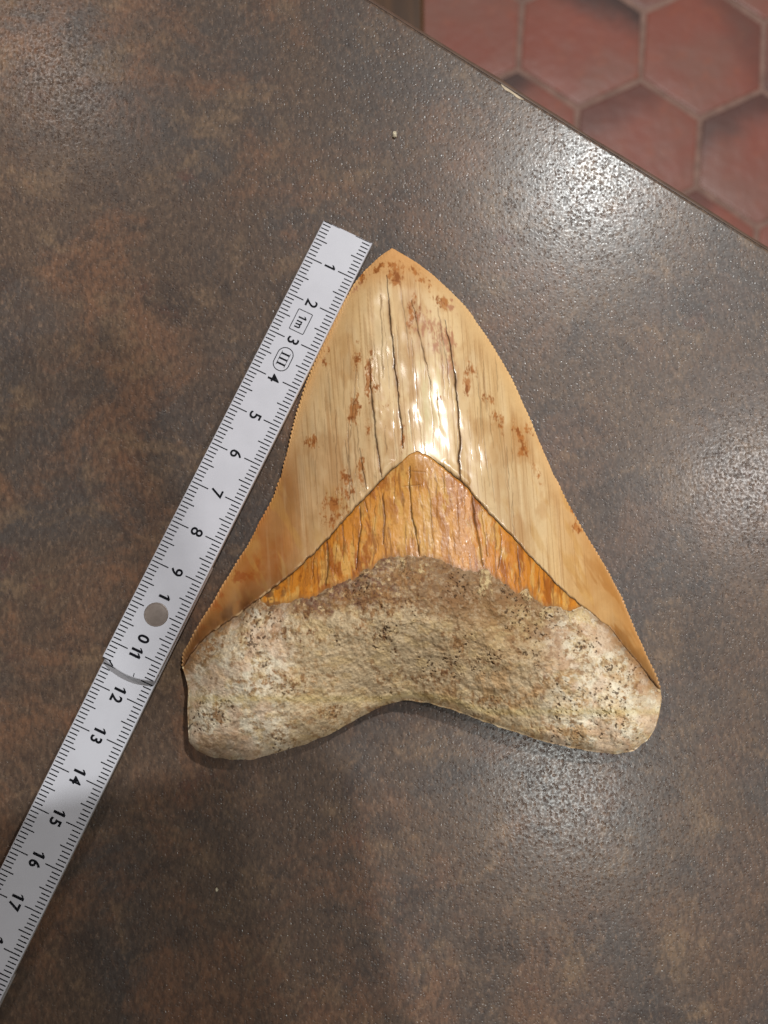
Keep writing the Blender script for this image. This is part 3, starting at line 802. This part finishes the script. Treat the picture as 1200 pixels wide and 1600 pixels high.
# ---- root
NR, NV = 1000, 300
iA = iL; iZ = iR
topc = np.concatenate([Bc[:iA], curve(CB, 700, 2.0), Bc[iZ + 1:]])
topc = curve(topc, NR, 0)
aT = np.r_[0, np.cumsum(np.hypot(*np.diff(topc, axis=0).T))]
inC = (topc[:, 0] > 408) & (topc[:, 0] < 906)
wC = sst(405, 430, topc[:, 0]) * sst(908, 885, topc[:, 0])
tj = topc.copy()
tj[:, 1] += (np.interp(topc[:, 0], Cc[:, 0], rag)) * wC + (fbm(aT / 7., aT * 0, 103, 3) - .5) * 3.0 * np.minimum(1, np.minimum(aT, aT[-1] - aT) / 20)
Db = curve(DB, NR, 3.0)
# blend the pairing from equal-length to equal-column so that the columns stay fairly upright
tt = np.linspace(0, 1, NV)[:, None]
GAIN = 1.45
X = tj[None, :, 0] * (1 - tt) + Db[None, :, 0] * tt; Y = tj[None, :, 1] * (1 - tt) + Db[None, :, 1] * tt
aD = np.r_[0, np.cumsum(np.hypot(*np.diff(Db, axis=0).T))]
edj = (fbm(aD / 13., aD * 0, 105, 4, .6) - .5) * 3.0
Y = Y + edj[None, :] * tt ** 8 * np.minimum(1, np.minimum(aD, aD[-1] - aD) / 30)[None, :]
def min_dist(X, Y, P, step):
    out = np.full(X.shape, 1e9, np.float32); xf = X.astype(np.float32); yf = Y.astype(np.float32)
    for p in P[::step]:
        np.minimum(out, (xf - p[0]) ** 2 + (yf - p[1]) ** 2, out=out)
    return np.sqrt(out.astype(float))
cs = (slice(None, None, 3), slice(None, None, 4))
def up(D):
    """bilinear refill of a coarse field on the row/column grid"""
    r = np.linspace(0, D.shape[0] - 1, NV); q = np.linspace(0, D.shape[1] - 1, NR)
    t = np.stack([np.interp(q, np.arange(D.shape[1]), D[i]) for i in range(D.shape[0])])
    return np.stack([np.interp(r, np.arange(D.shape[0]), t[:, j]) for j in range(NR)], 1)
ri = np.round(np.linspace(0, NV - 1, 100)).astype(int); ci = np.round(np.linspace(0, NR - 1, 250)).astype(int)
Xs, Ys = X[np.ix_(ri, ci)], Y[np.ix_(ri, ci)]
dTop = up(min_dist(Xs, Ys, tj, 4)); dBot = up(min_dist(Xs, Ys, Db, 4))
rimR = .45
lens = Hc(np.clip(X, 0, 2000), np.minimum(Y, 1040))
zl = 1.30 + .75 * np.exp(-((X - 650) / 190.) ** 2) * sst(1110, 880, Y)
zl = zl + .12 * np.exp(-((X - 900) / 70.) ** 2 - ((Y - 1060) / 60.) ** 2) + .10 * np.exp(-((X - 400) / 70.) ** 2 - ((Y - 1070) / 60.) ** 2)
arch = np.exp(-((X - 640) / 110.) ** 2) * sst(940, 1090, Y)
zl = zl - .25 * arch
R = 100.
rnd = np.sqrt(np.clip(1 - (1 - np.clip(dBot / R, 0, 1)) ** 2, 0, 1))
body = rimR + (zl - rimR) * rnd
bl = sst(0, 62, dTop)
mid = sst(330, 520, X) * sst(985, 860, X)
bl2 = bl * (1 - mid) + sst(0, 150, dTop) * mid
Z = lens * (1 - bl2) + body * bl2
Z = np.minimum(Z, np.maximum(body, lens * rnd + rimR * (1 - rnd)) + .02)
Z += .055 * sst(0, 7, dTop) - .03 * np.exp(-(dTop / 3.) ** 2)
n1 = fbm(X / 34., Y / 34., 111, 4); n2_ = fbm(X / 9. + .3 * Y / 9., Y / 9. - .3 * X / 9., 113, 4, .6); n3 = fbm(X / 3.2, Y / 3., 115, 3, .6)
inb = sst(0, 14, dBot) * sst(0, 8, dTop)
Z += (.20 * (n1 - .5) + .052 * (n2_ - .5) + .026 * (n3 - .5)) * inb
rx_, ry_ = X * .83 + Y * .56, Y * .83 - X * .56
pits = sst(.68, .77, fbm(rx_ / 3.6, ry_ / 3.6, 117, 2)) * sst(.42, .6, fbm(X / 40., Y / 40., 118, 2))
Z -= .035 * pits * inb
# colour
smooth_zone = np.exp(-((X - 585) / 75.) ** 2 - ((Y - 1040) / 42.) ** 2) + np.exp(-((X - 760) / 100.) ** 2 - ((Y - 1035) / 38.) ** 2)
c = np.broadcast_to(px(176, 154, 122), X.shape + (3,)).copy()
lob = sst(480, 420, X) + sst(820, 900, X)
c = mixc(c, px(186, 170, 146), .9 * np.clip(lob, 0, 1) * (.4 + .9 * fbm(X / 40., Y / 40., 121, 3)))
c = mixc(c, px(172, 150, 118), .8 * np.clip(smooth_zone, 0, 1))
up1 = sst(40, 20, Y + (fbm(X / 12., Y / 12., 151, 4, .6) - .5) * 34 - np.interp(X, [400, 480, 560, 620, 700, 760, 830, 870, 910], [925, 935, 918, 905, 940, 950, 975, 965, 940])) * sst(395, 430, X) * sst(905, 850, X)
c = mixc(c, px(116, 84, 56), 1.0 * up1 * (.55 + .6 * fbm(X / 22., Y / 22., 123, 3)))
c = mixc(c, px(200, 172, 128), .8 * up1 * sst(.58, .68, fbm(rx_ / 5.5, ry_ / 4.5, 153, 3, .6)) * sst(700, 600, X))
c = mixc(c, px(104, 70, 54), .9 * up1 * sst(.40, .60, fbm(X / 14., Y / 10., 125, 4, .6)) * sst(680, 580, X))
tanz = np.exp(-((X - 780) / 85.) ** 2 - ((Y - 985) / 55.) ** 2)
c = mixc(c, px(158, 124, 82), .8 * tanz * (.5 + .7 * fbm(X / 18., Y / 18., 127, 3)))
c = mixc(c, px(178, 152, 110), .7 * sst(.52, .7, fbm(X / 20., Y / 12., 129, 4)) * sst(930, 960, Y))
BR_ = [(440, 985, 55, 22, 10, 1.0), (400, 990, 40, 18, -10, .8), (440, 1062, 46, 22, 5, 1.0), (395, 1075, 22, 14, 0, .9), (330, 1012, 26, 12, -35, .9), (520, 1108, 26, 10, -15, 1.0), (600, 995, 18, 12, 0, .9), (570, 980, 14, 10, 0, .8),
       (600, 940, 50, 28, 0, .95), (640, 900, 40, 22, 0, 1.0), (690, 1050, 18, 9, 10, 1.0), (770, 1095, 60, 14, 12, .9), (830, 1085, 20, 10, 0, .9), (880, 1010, 24, 24, 0, .8), (995, 1075, 16, 18, 0, 1.1), (975, 1085, 6, 26, 0, .9),
       (985, 1150, 18, 18, 30, .8), (870, 1140, 60, 12, 8, .8), (715, 1010, 20, 26, 0, .8), (640, 1060, 90, 10, 0, .5), (860, 1060, 30, 12, 0, .8), (335, 1110, 20, 40, 0, .6), (540, 935, 40, 12, -20, 1.0), (480, 955, 40, 10, -8, .9), (310, 1030, 18, 12, 0, .8)]
bm_ = stain_blobs(X, Y, BR_, 131)
c = mixc(c, px(138, 98, 58), bm_ * .85)
c = mixc(c, px(96, 62, 38), bm_ * sst(.5, .64, fbm(X / 5.5, Y / 5., 133, 3)) * .8)
ylw = sst(.55, .72, fbm(X / 26., Y / 22., 135, 4)) * sst(640, 700, X) * sst(1000, 1060, Y)
c = mixc(c, px(176, 140, 98), ylw * .7)
c = mixc(c, px(146, 112, 74), .65 * sst(.54, .68, fbm(X / 6.5, Y / 5., 137, 4, .6)) * (1 - .7 * np.clip(smooth_zone, 0, 1)))
c = mixc(c, px(208, 188, 156), .6 * sst(.55, .70, fbm(X / 7.5, Y / 6., 139, 4, .6)) * np.clip(lob + .4, 0, 1))
LUMP = [(760, 910, 12, 24, 5, 1.3), (824, 930, 9, 14, 0, 1.2), (905, 965, 26, 14, 20, 1.2), (850, 958, 18, 10, 10, .9), (630, 880, 14, 12, 0, .7), (660, 890, 16, 8, 0, .7)]
lm_ = np.zeros_like(X)
for q in LUMP: lm_ = np.maximum(lm_, stain_blobs(X, Y, [q], 141))
c = mixc(c, px(194, 170, 126), lm_ * .85); Z += .03 * lm_ * inb
c = mixc(c, px(128, 92, 58), .75 * sst(.55, .66, fbm(rx_ / 9., ry_ / 7., 143, 4, .65)) * sst(.40, .6, fbm(X / 55., Y / 45., 145, 3)))
c = mixc(c, px(206, 194, 172), .75 * sst(.53, .66, fbm(rx_ / 13., ry_ / 11., 147, 4, .65)) * np.clip(lob * 1.1, 0, 1))
c = mixc(c, px(188, 156, 130), .5 * sst(.5, .66, fbm(rx_ / 30., ry_ / 30., 149, 3)) * np.clip(lob * 1.1, 0, 1))
c = c * (1 + .35 * (n3 - .5)[..., None] + .25 * (n2_ - .5)[..., None])
c = mixc(c, px(64, 46, 32), pits * .85)
crk = np.exp(-((Y - np.interp(X, [600, 640, 700, 760], [1092, 1084, 1092, 1112])) / 6.) ** 2)
c = mixc(c, px(176, 156, 100), .4 * crk)
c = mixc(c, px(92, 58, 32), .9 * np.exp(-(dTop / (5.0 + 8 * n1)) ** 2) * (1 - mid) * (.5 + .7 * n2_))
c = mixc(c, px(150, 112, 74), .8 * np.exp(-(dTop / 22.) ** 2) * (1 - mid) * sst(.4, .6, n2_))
G = to_world(X, Y, Z)
U = underside(X[-1], Y[-1], Z[-1])
cU = np.broadcast_to(px(180, 156, 118), U.shape).copy()
me = big_mesh('root', [(G, False), (U, False)], [np.clip(c, .004, .92), cU])
link('root', me, M_ROOT, tooth, True)

# ------------------------------------------------------------------ crumbs on the counter
def crumb(u, v, r, seed, label):
    rs = random.Random(seed); V = []; p = unproject(u, v, 0)
    rows = [(.55, -.0), (1.0, .35), (.85, .8), (.4, 1.1)]
    for rad, z in rows:
        for k in range(8):
            t = 2 * math.pi * k / 8 + rs.uniform(-.2, .2); q = rad * rs.uniform(.8, 1.15)
            V.append((p[0] + r * .75 * q * math.cos(t), p[1] + r * 1.15 * q * math.sin(t), max(.0, r * z * rs.uniform(.85, 1.1)) + .002))
    Fc = [tuple(range(8))[::-1], tuple(range(24, 32))]
    for l in range(3):
        for k in range(8): Fc.append((l * 8 + k, l * 8 + (k + 1) % 8, l * 8 + 8 + (k + 1) % 8, l * 8 + 8 + k))
    o = link('crumb', pydata('crumb', V, Fc), M_CRUMB)
    tag(o, label, 'crumb', group='crumbs on the countertop')
crumb(616.5, 211.5, .075, 1, 'larger pale crumb on the countertop above the tip of the tooth')
crumb(339, 1389, .045, 2, 'tiny pale crumb on the dark countertop below the left root lobe')

# ------------------------------------------------------------------ the phone taking the picture, held over the counter
def phone():
    w, h, r, t = 4.1, 8.0, .9, .8
    o = []
    for sx, sy, a0 in ((1, 1, 0), (-1, 1, 90), (-1, -1, 180), (1, -1, 270)):
        for i in range(7):
            q = math.radians(a0 + 15 * i); o.append((sx * (w - r) + r * math.cos(q), sy * (h - r) + r * math.sin(q)))
    n = len(o); V = []
    for ins, z in ((.12, 0), (0, .12), (0, t - .12), (.12, t)):
        for x, y in o: V.append((x * (1 - ins / w), y * (1 - ins / h), z))
    Fc = [tuple(range(n))[::-1], tuple(range(3 * n, 4 * n))]
    for l in range(3):
        for k in range(n): Fc.append((l * n + k, l * n + (k + 1) % n, (l + 1) * n + (k + 1) % n, (l + 1) * n + k))
    ob = link('smartphone', pydata('smartphone', V, Fc), M_PHONE)
    ob.location = (3.88 * S, -1.25 * S, (CAM_H + .45) * S); ob.rotation_euler = (0, 0, math.radians(12))
    tag(ob, 'dark smartphone held flat above the countertop, shading its lower left', 'phone')
phone()
